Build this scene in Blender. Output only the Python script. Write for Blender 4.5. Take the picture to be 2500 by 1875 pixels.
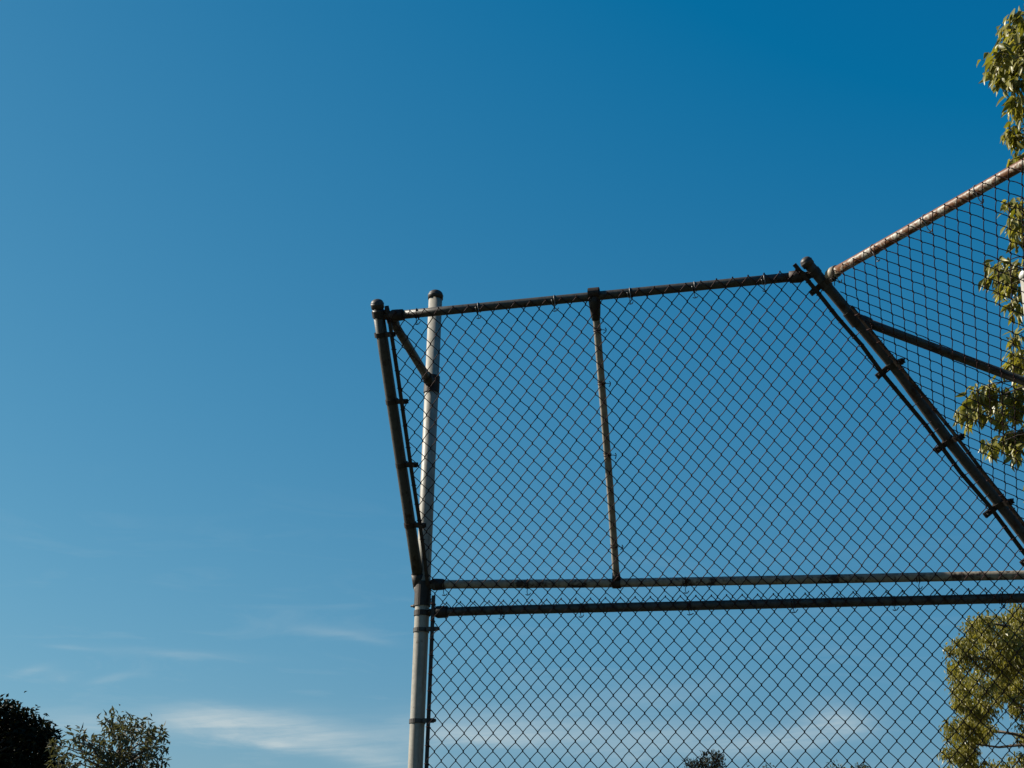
# Baseball backstop with an overhanging chain-link hood under a clear afternoon sky.
import bpy, math, random
import numpy as np
from mathutils import Vector, Matrix

SC = bpy.context.scene
COL = SC.collection
for o in list(bpy.data.objects):
    bpy.data.objects.remove(o)

# ------------------------------------------------------------------ measured geometry
CAM_ROT = [[0.9997, -0.0082, 0.0218], [-0.0233, -0.3506, 0.9362], [-0.0, -0.9365, -0.3507]]  # rows: camera right, up, back in world
PANELS = [
    dict(o=[-0.2892, 7.3291, 3.1775], r=[0.9741, -0.226, 0.0], c=[-0.0007, -0.003, -1.0], n=[0.226, 0.9741, -0.0031],
         i0=15.475, j0=3.138, cu=[1.094, 0.07134, 0.0005383, 3.824e-05, 9.092e-06, 0.0, -9.757e-08, 0.0, 0.0, 0.0], cv=[0.2611, 0.0004754, 0.0836, 8.46e-06, 1.807e-05, 0.0, -1.164e-06, 0.0, 0.0, 0.0], lim=[-15.47, 18.02, -3.14, 2.86]),
    dict(o=[-0.1967, 6.5933, 4.4374], r=[0.9709, -0.2395, 0.0], c=[0.1298, 0.5261, -0.8405], n=[0.2013, 0.816, 0.5418],
         i0=13.990, j0=8.091, cu=[0.9965, 0.06975, -0.002178, -3.434e-05, -1.493e-05, 6.102e-05, 1.312e-06, 6.608e-06, 9.914e-06, 2.21e-05], cv=[0.6816, -0.002893, 0.08589, -1.711e-05, 0.0001878, -4.019e-06, 6.845e-06, -7.775e-07, 1.415e-05, -1.097e-05], lim=[-13.99, 17.01, -8.09, 6.91]),
    dict(o=[1.5698, 5.851, 4.4315], r=[0.4269, -0.9043, 0.0], c=[0.6451, 0.3045, -0.7008], n=[0.6338, 0.2992, 0.7133],
         i0=2.167, j0=2.588, cu=[0.1545, 0.07159, 0.002385, 1.227e-06, -0.0002091, -0.0002065, -2.518e-05, -1.806e-05, 2.285e-05, -2.235e-05], cv=[0.219, 0.0006872, 0.08544, 3.255e-06, 4.4e-05, 0.0001477, 1.102e-05, 4.486e-06, -1.406e-05, 2.772e-06], lim=[-6.67, 6.83, -2.59, 4.91]),
]
B = {
    'post': [-0.4112, 7.3969],
    'end_bar': [[-0.6449, 6.6753, 4.5376], [-0.4324, 7.3993, 3.3682]],
    'end_tension': [[-0.5818, 6.6805, 4.4491], [-0.5711, 6.7185, 4.3879], [-0.5411, 6.8162, 4.2296], [-0.4968, 6.9722, 3.9782], [-0.4714, 7.0612, 3.8347], [-0.4341, 7.1794, 3.6429], [-0.4056, 7.2789, 3.4823], [-0.388, 7.3575, 3.3575], [-0.3768, 7.4135, 3.269]],
    'end_bands': [[[-0.6267, 6.7533, 4.4134], [-0.5707, 6.714, 4.3945], [-0.5609, 6.712, 4.3939]], [[-0.5717, 6.9218, 4.1391], [-0.5236, 6.881, 4.1255], [-0.4979, 6.8755, 4.1242]], [[-0.5219, 7.0844, 3.8757], [-0.4757, 7.0407, 3.8672], [-0.4479, 7.0347, 3.8659]], [[-0.4775, 7.2429, 3.6205], [-0.4312, 7.1982, 3.6134], [-0.4072, 7.1929, 3.6125]]],
    'top_rail': [[-0.5733, 6.6864, 4.4833], [1.2739, 6.2079, 4.5174]],
    'rail1': [[-0.3651, 7.3812, 3.3595], [0.432, 7.1966, 3.3413], [1.2573, 7.0001, 3.3305], [2.3168, 6.7468, 3.3184], [2.4273, 6.7207, 3.3166]],
    'rail2': [[-0.3391, 7.3664, 3.2203], [0.0056, 7.2865, 3.2222], [1.2524, 6.9971, 3.2179], [2.3086, 6.752, 3.2149], [2.402, 6.7304, 3.2141]],
    'strut': [[0.3646, 6.4358, 4.5121], [0.3825, 6.5101, 4.3936], [0.47, 6.9191, 3.7451], [0.5203, 7.1765, 3.3387]],
    'hip': [[1.2877, 6.1716, 4.5707], [1.3121, 6.1818, 4.5462], [1.6946, 6.3501, 4.1507], [1.9499, 6.4835, 3.8549], [2.1887, 6.5942, 3.5994], [2.436, 6.7176, 3.3217]],
    'hip_tension_left': [[1.233, 6.1634, 4.5536], [1.3531, 6.2169, 4.4283], [1.4302, 6.254, 4.3438], [1.5419, 6.3003, 4.2325], [1.6351, 6.3496, 4.1237], [1.717, 6.3859, 4.0386], [1.8401, 6.4405, 3.9106], [2.0016, 6.5245, 3.7241], [2.1352, 6.5814, 3.5888], [2.2968, 6.6651, 3.4027], [2.3657, 6.6964, 3.3299]],
    'hip_tension_right': [[1.4799, 6.1906, 4.3689], [1.5428, 6.2197, 4.3009], [1.6035, 6.2477, 4.2352], [1.6947, 6.2867, 4.1377], [1.8062, 6.3363, 4.0179], [1.942, 6.3974, 3.8716], [2.0948, 6.4788, 3.7018], [2.1972, 6.5256, 3.5911], [2.2767, 6.5665, 3.5034], [2.4517, 6.6607, 3.3084]],
    'hip_bands': [[[1.367, 6.2092, 4.4846], [1.3412, 6.2214, 4.426], [1.3312, 6.2275, 4.4205], [1.4141, 6.1876, 4.4287], [1.4431, 6.1387, 4.4234]], [[1.6835, 6.3462, 4.1606], [1.6367, 6.3513, 4.1205], [1.6169, 6.3627, 4.1108], [1.7034, 6.296, 4.1261], [1.7203, 6.2626, 4.1252]], [[1.948, 6.4828, 3.8566], [1.8938, 6.4768, 3.836], [1.8737, 6.4843, 3.8322], [1.9682, 6.4161, 3.8405], [1.987, 6.3883, 3.8355]], [[2.185, 6.5929, 3.6027], [2.1363, 6.5917, 3.5728], [2.1137, 6.6051, 3.561], [2.2009, 6.5448, 3.5799], [2.2167, 6.5084, 3.581]], [[2.3586, 6.6795, 3.4078], [2.3098, 6.6792, 3.3766], [2.2872, 6.6917, 3.3661], [2.378, 6.6222, 3.39], [2.3924, 6.589, 3.3911]]],
    'rust_rail': [[1.386, 6.1553, 4.5022], [1.8978, 5.1044, 4.4882], [2.512, 3.8434, 4.4715]],
}
BROAD_CLUMPS = [[9.34, 27.62, 7.75, 0.25], [9.34, 28.46, 7.77, 0.24], [8.41, 26.83, 7.42, 0.18], [8.43, 27.65, 7.47, 0.19], [8.71, 27.19, 7.2, 0.28], [9.0, 26.96, 7.09, 0.31], [8.17, 27.47, 7.15, 0.16], [8.12, 27.93, 7.14, 0.13], [8.42, 28.0, 7.05, 0.24], [8.8, 28.28, 7.0, 0.29], [9.05, 27.89, 6.89, 0.29], [9.53, 28.47, 6.93, 0.23], [8.1, 27.63, 6.68, 0.16], [8.73, 29.29, 6.75, 0.2], [8.37, 27.12, 6.34, 0.25], [9.1, 28.62, 6.66, 0.16], [8.33, 28.23, 6.23, 0.16], [8.65, 28.53, 6.17, 0.24], [8.55, 27.42, 6.07, 0.14], [7.98, 27.8, 5.77, 0.14], [8.62, 29.25, 5.86, 0.21], [9.0, 29.58, 5.95, 0.22], [8.69, 27.92, 5.68, 0.11], [8.24, 29.12, 5.44, 0.15], [8.57, 29.53, 5.44, 0.18], [8.79, 29.48, 5.67, 0.15], [8.97, 27.1, 6.32, 0.11], [8.86, 27.04, 6.13, 0.08], [9.12, 27.34, 5.93, 0.11], [9.03, 29.41, 5.31, 0.08], [8.66, 27.43, 5.0, 0.14], [9.2, 28.12, 5.19, 0.14], [9.73, 29.34, 5.78, 0.12], [9.91, 27.72, 7.86, 0.4], [9.96, 28.29, 7.21, 0.49], [10.25, 26.95, 7.99, 0.63], [10.62, 28.0, 7.33, 0.73], [11.51, 27.93, 8.02, 0.74], [10.75, 26.17, 6.76, 0.77], [12.17, 27.55, 7.35, 0.73], [10.52, 29.04, 6.52, 0.42], [10.97, 28.24, 6.25, 0.65], [11.27, 26.83, 6.04, 0.71], [12.48, 27.7, 6.42, 0.65], [9.82, 27.03, 5.13, 0.46], [9.46, 28.14, 4.9, 0.32], [11.33, 28.68, 5.36, 0.58], [11.59, 26.86, 5.15, 0.63], [8.53, 28.02, 4.72, 0.31], [7.94, 27.77, 4.61, 0.31], [8.83, 27.23, 4.37, 0.46], [10.15, 28.59, 4.39, 0.57], [10.74, 27.08, 4.33, 0.62], [11.63, 26.85, 4.4, 0.47]]
DARK_CLUMPS = [[-14.57, 44.99, 8.25, 0.46], [-14.7, 43.22, 8.08, 0.49], [-14.37, 45.54, 8.16, 0.46], [-13.89, 45.25, 7.89, 0.46], [-13.58, 45.31, 7.67, 0.43], [-13.19, 45.08, 7.42, 0.43], [-12.98, 44.59, 7.59, 0.25], [-14.51, 45.88, 7.55, 0.77], [-13.56, 44.88, 7.09, 0.63], [-12.96, 44.95, 6.83, 0.45], [-14.54, 45.97, 6.74, 0.77], [-15.24, 45.28, 7.34, 1.02], [-15.52, 43.45, 7.76, 0.74], [-16.68, 44.72, 7.23, 1.02], [-15.44, 43.87, 6.25, 1.0], [-13.92, 46.89, 6.39, 0.79], [-13.29, 47.33, 6.69, 0.32], [-14.4, 45.59, 5.67, 1.02], [-15.87, 46.62, 5.38, 1.05], [-12.83, 44.36, 5.25, 0.74], [-17.16, 44.63, 6.07, 1.02], [-15.84, 43.34, 4.99, 0.99]]
AIRY_CLUMPS = [[-10.19, 40.5, 7.15, 0.25], [-9.98, 40.93, 7.25, 0.16], [-9.44, 40.05, 7.06, 0.22], [-9.21, 40.64, 7.09, 0.18], [-9.14, 41.61, 7.04, 0.21], [-9.55, 41.54, 6.97, 0.25], [-9.53, 39.66, 6.72, 0.24], [-9.93, 39.75, 6.83, 0.2], [-8.55, 39.72, 6.53, 0.1], [-10.89, 40.09, 6.8, 0.16], [-10.77, 39.12, 6.54, 0.11], [-10.74, 40.19, 6.61, 0.18], [-10.56, 40.71, 6.68, 0.2], [-10.11, 39.93, 6.49, 0.2], [-9.91, 40.96, 6.52, 0.25], [-9.46, 40.86, 6.51, 0.22], [-8.81, 39.62, 6.38, 0.2], [-8.91, 40.93, 6.22, 0.16], [-9.01, 40.19, 6.08, 0.2], [-9.54, 40.45, 6.1, 0.27], [-9.86, 40.05, 6.1, 0.24], [-10.5, 40.89, 6.23, 0.2], [-10.7, 40.2, 6.25, 0.16], [-10.75, 39.5, 6.05, 0.15], [-11.31, 40.29, 6.35, 0.13], [-11.62, 40.76, 6.59, 0.14], [-11.23, 39.75, 6.03, 0.15], [-10.08, 39.89, 5.62, 0.44], [-9.38, 40.47, 5.65, 0.44], [-11.19, 41.37, 5.7, 0.39], [-10.06, 41.8, 5.2, 0.57], [-10.68, 40.91, 5.05, 0.45], [-9.31, 41.8, 5.16, 0.39]]
PINE_CLUMPS = [[7.72, 59.99, 9.06, 0.18], [7.91, 59.12, 8.98, 0.18], [8.27, 59.93, 9.03, 0.16], [7.85, 59.5, 8.73, 0.26], [8.22, 59.42, 8.67, 0.23], [7.19, 58.59, 8.58, 0.19], [7.15, 60.12, 8.72, 0.19], [6.84, 58.2, 8.64, 0.09], [7.38, 58.65, 8.44, 0.25], [7.54, 59.05, 8.04, 0.64], [7.17, 59.8, 7.96, 0.55], [8.08, 58.52, 7.85, 0.54], [7.34, 60.04, 7.08, 0.81], [8.13, 60.18, 7.04, 0.81]]
SHRUB_CLUMPS = [[8.88, 53.35, 7.93, 0.09], [9.21, 54.59, 8.13, 0.07], [8.23, 53.42, 7.95, 0.07], [11.31, 54.29, 8.19, 0.09], [11.49, 53.38, 8.02, 0.13], [12.14, 53.49, 8.05, 0.18], [12.45, 53.73, 8.08, 0.12], [11.7, 53.42, 7.81, 0.26], [8.79, 53.54, 7.69, 0.23], [11.03, 52.91, 7.6, 0.43], [11.77, 52.54, 7.52, 0.43], [8.79, 54.48, 7.31, 0.5], [10.18, 53.65, 7.12, 0.58], [11.39, 52.86, 6.81, 0.72], [9.51, 54.73, 6.53, 0.74]]
NEAR_TWIGS = [[3.52, 9.39, 7.97, 0.08], [3.42, 8.93, 7.76, 0.07], [3.51, 9.4, 7.84, 0.08], [3.24, 8.88, 7.45, 0.06], [3.23, 8.99, 7.4, 0.06], [3.45, 9.32, 7.6, 0.1], [3.49, 9.22, 7.62, 0.1], [3.34, 9.25, 7.47, 0.05], [3.41, 9.18, 7.38, 0.07], [3.51, 9.22, 7.77, 0.08], [3.47, 9.31, 7.33, 0.05], [3.52, 9.56, 7.43, 0.04], [3.52, 9.4, 7.29, 0.05], [3.49, 9.52, 7.22, 0.05], [3.56, 9.58, 7.2, 0.06], [3.57, 9.86, 7.37, 0.03], [3.62, 9.78, 7.15, 0.04], [3.46, 9.5, 6.96, 0.02], [3.59, 10.0, 6.88, 0.04], [3.63, 9.96, 6.82, 0.06], [3.39, 9.42, 6.44, 0.05], [3.62, 9.93, 6.66, 0.06], [3.65, 10.03, 6.61, 0.04], [3.48, 10.11, 6.43, 0.05], [3.53, 10.09, 6.38, 0.06], [3.54, 9.94, 6.32, 0.06], [3.29, 9.68, 6.13, 0.04], [3.6, 10.33, 6.37, 0.05], [3.51, 9.87, 6.18, 0.05], [3.46, 9.77, 6.01, 0.04], [3.63, 10.18, 6.11, 0.04], [3.72, 10.34, 6.33, 0.04], [3.51, 9.89, 5.8, 0.05], [3.61, 10.27, 5.81, 0.05], [3.63, 10.22, 5.75, 0.06], [3.6, 10.35, 5.75, 0.04], [3.73, 10.52, 5.77, 0.06], [3.33, 10.17, 5.49, 0.07], [3.24, 10.11, 5.45, 0.04], [3.21, 10.29, 5.39, 0.04], [3.35, 10.57, 5.46, 0.06], [3.42, 10.52, 5.47, 0.06], [3.42, 10.2, 5.47, 0.06], [3.65, 10.67, 5.58, 0.07], [3.57, 10.19, 5.48, 0.07], [3.57, 10.16, 5.35, 0.07], [3.56, 10.48, 5.4, 0.05], [3.29, 10.07, 5.06, 0.04], [3.43, 10.31, 5.13, 0.05], [3.61, 10.57, 5.28, 0.06], [3.67, 10.54, 5.3, 0.08], [3.53, 10.19, 5.06, 0.05], [3.16, 10.11, 5.35, 0.02]]
NEAR_CLUMPS = [[5.12, 8.28, 6.42, 0.32], [4.45, 9.35, 9.66, 0.44], [6.97, 8.99, 5.48, 0.57], [6.71, 9.1, 7.89, 0.6], [7.63, 9.75, 7.59, 0.71], [5.95, 10.58, 3.75, 0.43], [4.88, 10.85, 4.37, 0.43], [5.75, 7.43, 7.05, 0.63], [5.76, 8.58, 6.6, 0.51], [5.61, 10.5, 4.32, 0.54], [6.77, 10.08, 5.6, 0.45], [5.56, 8.21, 10.33, 0.65], [4.44, 10.46, 4.91, 0.36], [3.78, 8.25, 7.53, 0.37], [6.15, 9.3, 4.55, 0.52], [4.98, 10.17, 9.01, 0.56], [5.26, 8.35, 7.12, 0.49], [4.4, 8.58, 8.87, 0.44], [6.12, 10.87, 7.01, 0.71], [4.9, 8.92, 4.89, 0.48], [4.54, 10.59, 6.55, 0.46], [5.13, 8.97, 10.55, 0.63], [5.29, 6.81, 9.0, 0.51], [4.54, 8.14, 9.75, 0.66], [6.03, 8.72, 10.02, 0.79], [6.22, 8.04, 5.93, 0.36], [5.89, 8.58, 8.16, 0.46], [6.17, 11.26, 3.72, 0.71], [7.09, 8.13, 8.43, 0.58], [5.82, 10.16, 4.7, 0.56], [6.39, 8.85, 4.4, 0.36], [7.09, 8.78, 6.22, 0.62], [4.76, 8.72, 8.01, 0.71], [6.48, 9.6, 5.24, 0.64], [6.33, 9.18, 5.42, 0.68], [6.61, 9.12, 8.69, 0.75], [5.23, 11.16, 5.97, 0.73], [4.78, 7.84, 8.75, 0.54], [5.81, 10.12, 5.93, 0.64], [6.2, 7.14, 8.17, 0.44], [5.64, 9.84, 5.73, 0.58], [6.16, 8.11, 7.46, 0.52], [5.23, 8.37, 9.64, 0.65], [6.37, 8.88, 6.06, 0.5], [5.65, 7.89, 8.83, 0.69], [7.41, 9.05, 7.1, 0.46], [4.35, 10.63, 4.85, 0.52], [7.17, 10.53, 6.1, 0.79], [6.09, 8.75, 5.0, 0.58], [6.79, 10.78, 4.09, 0.44], [4.55, 10.47, 5.18, 0.36], [4.93, 10.55, 4.42, 0.37], [7.06, 8.22, 8.14, 0.52], [4.43, 9.13, 8.55, 0.73], [5.26, 9.48, 6.62, 0.47], [4.42, 8.12, 6.85, 0.5], [4.22, 9.55, 4.76, 0.41], [5.49, 8.35, 9.76, 0.43], [7.03, 8.29, 7.36, 0.64], [7.06, 8.6, 8.03, 0.49], [7.4, 9.24, 8.46, 0.53], [5.63, 8.85, 8.96, 0.42], [6.1, 7.08, 6.99, 0.32], [4.45, 8.24, 8.47, 0.45], [5.08, 10.69, 5.65, 0.68], [5.6, 9.15, 5.38, 0.58], [6.31, 10.52, 7.72, 0.48], [7.96, 9.03, 8.03, 0.69], [6.72, 10.37, 6.62, 0.71], [4.88, 8.31, 8.99, 0.55], [6.47, 10.84, 5.81, 0.55], [5.68, 8.52, 5.72, 0.53], [4.89, 9.35, 6.44, 0.48], [7.09, 9.39, 4.4, 0.64], [5.0, 11.11, 6.11, 0.71], [4.98, 9.22, 7.8, 0.68], [4.46, 9.55, 4.94, 0.67], [4.96, 10.06, 4.99, 0.49], [5.9, 7.6, 8.19, 0.51], [6.13, 8.49, 6.54, 0.64], [6.53, 8.57, 4.44, 0.61], [6.39, 9.12, 5.93, 0.46], [5.31, 9.2, 7.31, 0.68], [5.05, 10.61, 7.39, 0.42], [6.76, 8.85, 8.64, 0.61], [4.55, 9.64, 7.73, 0.4], [4.34, 10.57, 5.54, 0.43], [6.54, 11.11, 3.93, 0.5], [7.09, 10.46, 6.23, 0.64], [7.09, 8.64, 7.81, 0.76], [6.49, 10.49, 6.25, 0.55], [5.06, 9.94, 9.44, 0.65], [5.27, 8.25, 6.04, 0.59], [6.81, 8.43, 9.54, 0.46], [5.76, 9.02, 5.83, 0.4], [7.15, 9.11, 5.21, 0.43], [7.2, 9.62, 6.98, 0.72], [6.37, 8.41, 9.06, 0.63], [6.36, 7.05, 7.34, 0.44], [5.13, 10.39, 6.86, 0.66], [4.83, 9.43, 3.83, 0.46], [5.43, 10.26, 3.41, 0.36], [6.95, 10.54, 5.51, 0.4], [4.76, 9.45, 7.25, 0.39], [7.38, 9.44, 5.28, 0.45]]
CLOUDS = [[-0.1741, 0.1354, 0.0511, 0.008, 0.05, 0.62], [-0.1225, 0.1326, 0.0483, 0.0064, -0.04, 0.5], [-0.1012, 0.1226, 0.0483, 0.0051, -0.08, 0.5], [-0.1528, 0.1251, 0.0349, 0.0032, -0.1, 0.42], [-0.1973, 0.1393, 0.0269, 0.0064, 0.0, 0.42], [-0.2637, 0.1307, 0.0349, 0.008, 0.0, 0.3], [0.0052, 0.1365, 0.0699, 0.0122, 0.0, 0.55], [-0.0261, 0.1319, 0.0349, 0.0059, -0.05, 0.35], [0.2135, 0.1438, 0.0202, 0.0096, -0.15, 0.5], [0.1955, 0.1357, 0.0296, 0.0096, 0.2, 0.42], [0.1558, 0.129, 0.0349, 0.0069, 0.1, 0.45], [0.1096, 0.1342, 0.0537, 0.012, 0.05, 0.35], [-0.1082, 0.1944, 0.0298, 0.004, -0.08, 0.17], [-0.0895, 0.1908, 0.0163, 0.0024, -0.15, 0.13], [-0.2979, 0.1597, 0.0113, 0.0027, 0.3, 0.22], [-0.2501, 0.1585, 0.0119, 0.0024, 0.3, 0.2], [-0.2818, 0.1579, 0.0108, 0.0037, 0.0, 0.12], [-0.276, 0.1752, 0.0135, 0.0013, 0.0, 0.24], [0.0864, 0.1593, 0.0593, 0.008, 0.1, 0.22], [-0.2136, 0.1761, 0.0487, 0.0027, 0.0, 0.12], [-0.0827, 0.1152, 0.0214, 0.0032, 0.0, 0.35]]  # azimuth, elevation, half length, half thickness, tilt, density

CAM_POS = (0.0, 0.0, 1.65)

# ------------------------------------------------------------------ camera
cam = bpy.data.cameras.new("camera")
cam.sensor_width = 36.0
cam.lens = 54.09
cam.clip_start = 0.05
cam.clip_end = 3000
camo = bpy.data.objects.new("camera", cam)
COL.objects.link(camo)
m = Matrix([[CAM_ROT[c][r] for c in range(3)] for r in range(3)]).to_4x4()
m.translation = Vector(CAM_POS)
camo.matrix_world = m
SC.camera = camo

# ------------------------------------------------------------------ light, sky, exposure
SUN_AZ = math.radians(-76.5)      # from +Y (view) towards +X; negative = left of the view
SUN_EL = math.radians(33.0)
SKY_STRENGTH = 0.05
SUN_STRENGTH = 5.0
EXPOSURE = 0.85
SC.view_settings.view_transform = 'Standard'
SC.view_settings.look = 'None'
SC.view_settings.gamma = 1.0
SC.view_settings.exposure = EXPOSURE
SC.view_settings.use_curve_mapping = False

world = bpy.data.worlds.new("World")
SC.world = world
world.use_nodes = True
nt = world.node_tree
nt.nodes.clear()

class G:
    """tiny helper to chain math nodes"""
    def __init__(s, nt): s.nt = nt
    def n(s, t, **kw):
        x = s.nt.nodes.new(t)
        for k, v in kw.items(): setattr(x, k, v)
        return x
    def put(s, sock, v):
        if isinstance(v, bpy.types.NodeSocket): s.nt.links.new(v, sock)
        else: sock.default_value = v
    def m(s, op, a, b=0.0, c=0.0, clamp=False):
        x = s.n('ShaderNodeMath', operation=op, use_clamp=clamp)
        s.put(x.inputs[0], a); s.put(x.inputs[1], b); s.put(x.inputs[2], c)
        return x.outputs[0]
    def mix(s, f, a, b, mode='MIX'):
        x = s.n('ShaderNodeMix', data_type='RGBA', blend_type=mode)
        s.put(x.inputs[0], f); s.put(x.inputs[6], a); s.put(x.inputs[7], b)
        return x.outputs[2]
    def noise(s, vec, scale, detail=4, rough=.55, dist=0.0):
        x = s.n('ShaderNodeTexNoise')
        if vec is not None: s.put(x.inputs['Vector'], vec)
        x.inputs['Scale'].default_value = scale; x.inputs['Detail'].default_value = detail
        x.inputs['Roughness'].default_value = rough; x.inputs['Distortion'].default_value = dist
        return x.outputs['Fac']
    def ramp(s, f, stops):
        x = s.n('ShaderNodeValToRGB')
        e = x.color_ramp.elements
        while len(e) < len(stops): e.new(.5)
        for k, (p, c) in enumerate(stops):
            e[k].position = p; e[k].color = c if len(c) == 4 else (*c, 1)
        s.put(x.inputs[0], f)
        return x.outputs[0]

g = G(nt)
sky = g.n('ShaderNodeTexSky', sky_type='NISHITA')
sky.sun_disc = False
sky.sun_elevation = SUN_EL
sky.sun_rotation = SUN_AZ
sky.altitude = 0
sky.air_density = 1.0
sky.dust_density = 0.2
sky.ozone_density = 2.2
tc = g.n('ShaderNodeTexCoord')
sep = g.n('ShaderNodeSeparateXYZ')
nt.links.new(tc.outputs['Generated'], sep.inputs[0])
az = g.m('ARCTAN2', sep.outputs[0], sep.outputs[1])
el = g.m('ARCSINE', sep.outputs[2])
comb = g.n('ShaderNodeCombineXYZ')
g.put(comb.inputs[0], g.m('MULTIPLY', az, 9.0)); g.put(comb.inputs[1], g.m('MULTIPLY', el, 48.0))
# high thin cirrus: wispy streaks low over the horizon plus a few separate drifting wisps
wisp = g.noise(comb.outputs[0], 1.0, 8, .62, 1.0)
fine = g.noise(comb.outputs[0], 5.0, 6, .65, .6)
dens = None
for (a0, e0, hl, ht, sl, st) in CLOUDS:
    da = g.m('SUBTRACT', az, a0)
    x = g.m('DIVIDE', da, hl)
    wob = g.m('MULTIPLY', g.m('SUBTRACT', wisp, .5), ht * 1.8)
    y = g.m('DIVIDE', g.m('ADD', g.m('SUBTRACT', g.m('SUBTRACT', el, e0), g.m('MULTIPLY', da, sl)), wob), ht)
    r2 = g.m('ADD', g.m('MULTIPLY', x, x), g.m('MULTIPLY', y, y))
    b = g.m('MULTIPLY', g.m('EXPONENT', g.m('MULTIPLY', r2, -1.1)), st)
    dens = b if dens is None else g.m('ADD', dens, b)
fc = g.n('ShaderNodeCombineXYZ')      # long fibres, slightly slanted
g.put(fc.inputs[0], g.m('MULTIPLY', az, 14.0)); g.put(fc.inputs[1], g.m('MULTIPLY', g.m('SUBTRACT', el, g.m('MULTIPLY', az, .10)), 190.0))
fibre = g.noise(fc.outputs[0], 1.0, 6, .62, .8)
tex = g.m('MAXIMUM', g.m('ADD', -.55, g.m('ADD', g.m('MULTIPLY', wisp, .8), g.m('ADD', g.m('MULTIPLY', fine, .7), g.m('MULTIPLY', fibre, 1.35)))), .1)
dens = g.m('MULTIPLY', dens, tex)
band = g.m('MULTIPLY', g.m('SUBTRACT', .30, el, clamp=True), 3.0, clamp=True)
veil = g.m('MULTIPLY', g.m('MULTIPLY', g.m('SUBTRACT', wisp, .52, clamp=True), 1.6), band)
dens = g.m('ADD', dens, veil, clamp=True)
# the deep, saturated blue of the photograph: one fixed colour grade over the whole sky
ss = g.n('ShaderNodeSeparateColor'); nt.links.new(sky.outputs[0], ss.inputs[0])
cc = g.n('ShaderNodeCombineColor')
GRADE = [(1.7163, -0.9763, 0.3067, -0.960), (0.9148, -0.6394, 0.7411, -0.431), (0.8963, -1.3119, 1.2429, 1.363)]
for k, (a, b_, c_, d_) in enumerate(GRADE):
    v = g.m('ADD', g.m('MULTIPLY', ss.outputs[0], a), d_)
    v = g.m('MULTIPLY_ADD', ss.outputs[1], b_, v)
    v = g.m('MULTIPLY_ADD', ss.outputs[2], c_, v)
    nt.links.new(g.m('MAXIMUM', v, 0.02), cc.inputs[k])
skyc = cc.outputs[0]
CLOUD_COL = (5.6, 6.7, 7.1, 1)
skyc = g.mix(g.m('MULTIPLY', dens, .9), skyc, CLOUD_COL)
bg = g.n('ShaderNodeBackground')
nt.links.new(skyc, bg.inputs[0])
bg.inputs[1].default_value = SKY_STRENGTH
wo = g.n('ShaderNodeOutputWorld')
nt.links.new(bg.outputs[0], wo.inputs[0])

sl = bpy.data.lights.new("sun", 'SUN')
sl.energy = SUN_STRENGTH
sl.angle = math.radians(.53)
sl.color = (1.0, .93, .80)
so = bpy.data.objects.new("sun", sl)
COL.objects.link(so)
sd = Vector((math.sin(SUN_AZ) * math.cos(SUN_EL), math.cos(SUN_AZ) * math.cos(SUN_EL), math.sin(SUN_EL)))
so.rotation_euler = sd.to_track_quat('Z', 'Y').to_euler()
so.location = (-20, 0, 30)

# ------------------------------------------------------------------ helpers
R = random.Random(5)
def V(*a): return Vector(a if len(a) > 1 else a[0])

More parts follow.
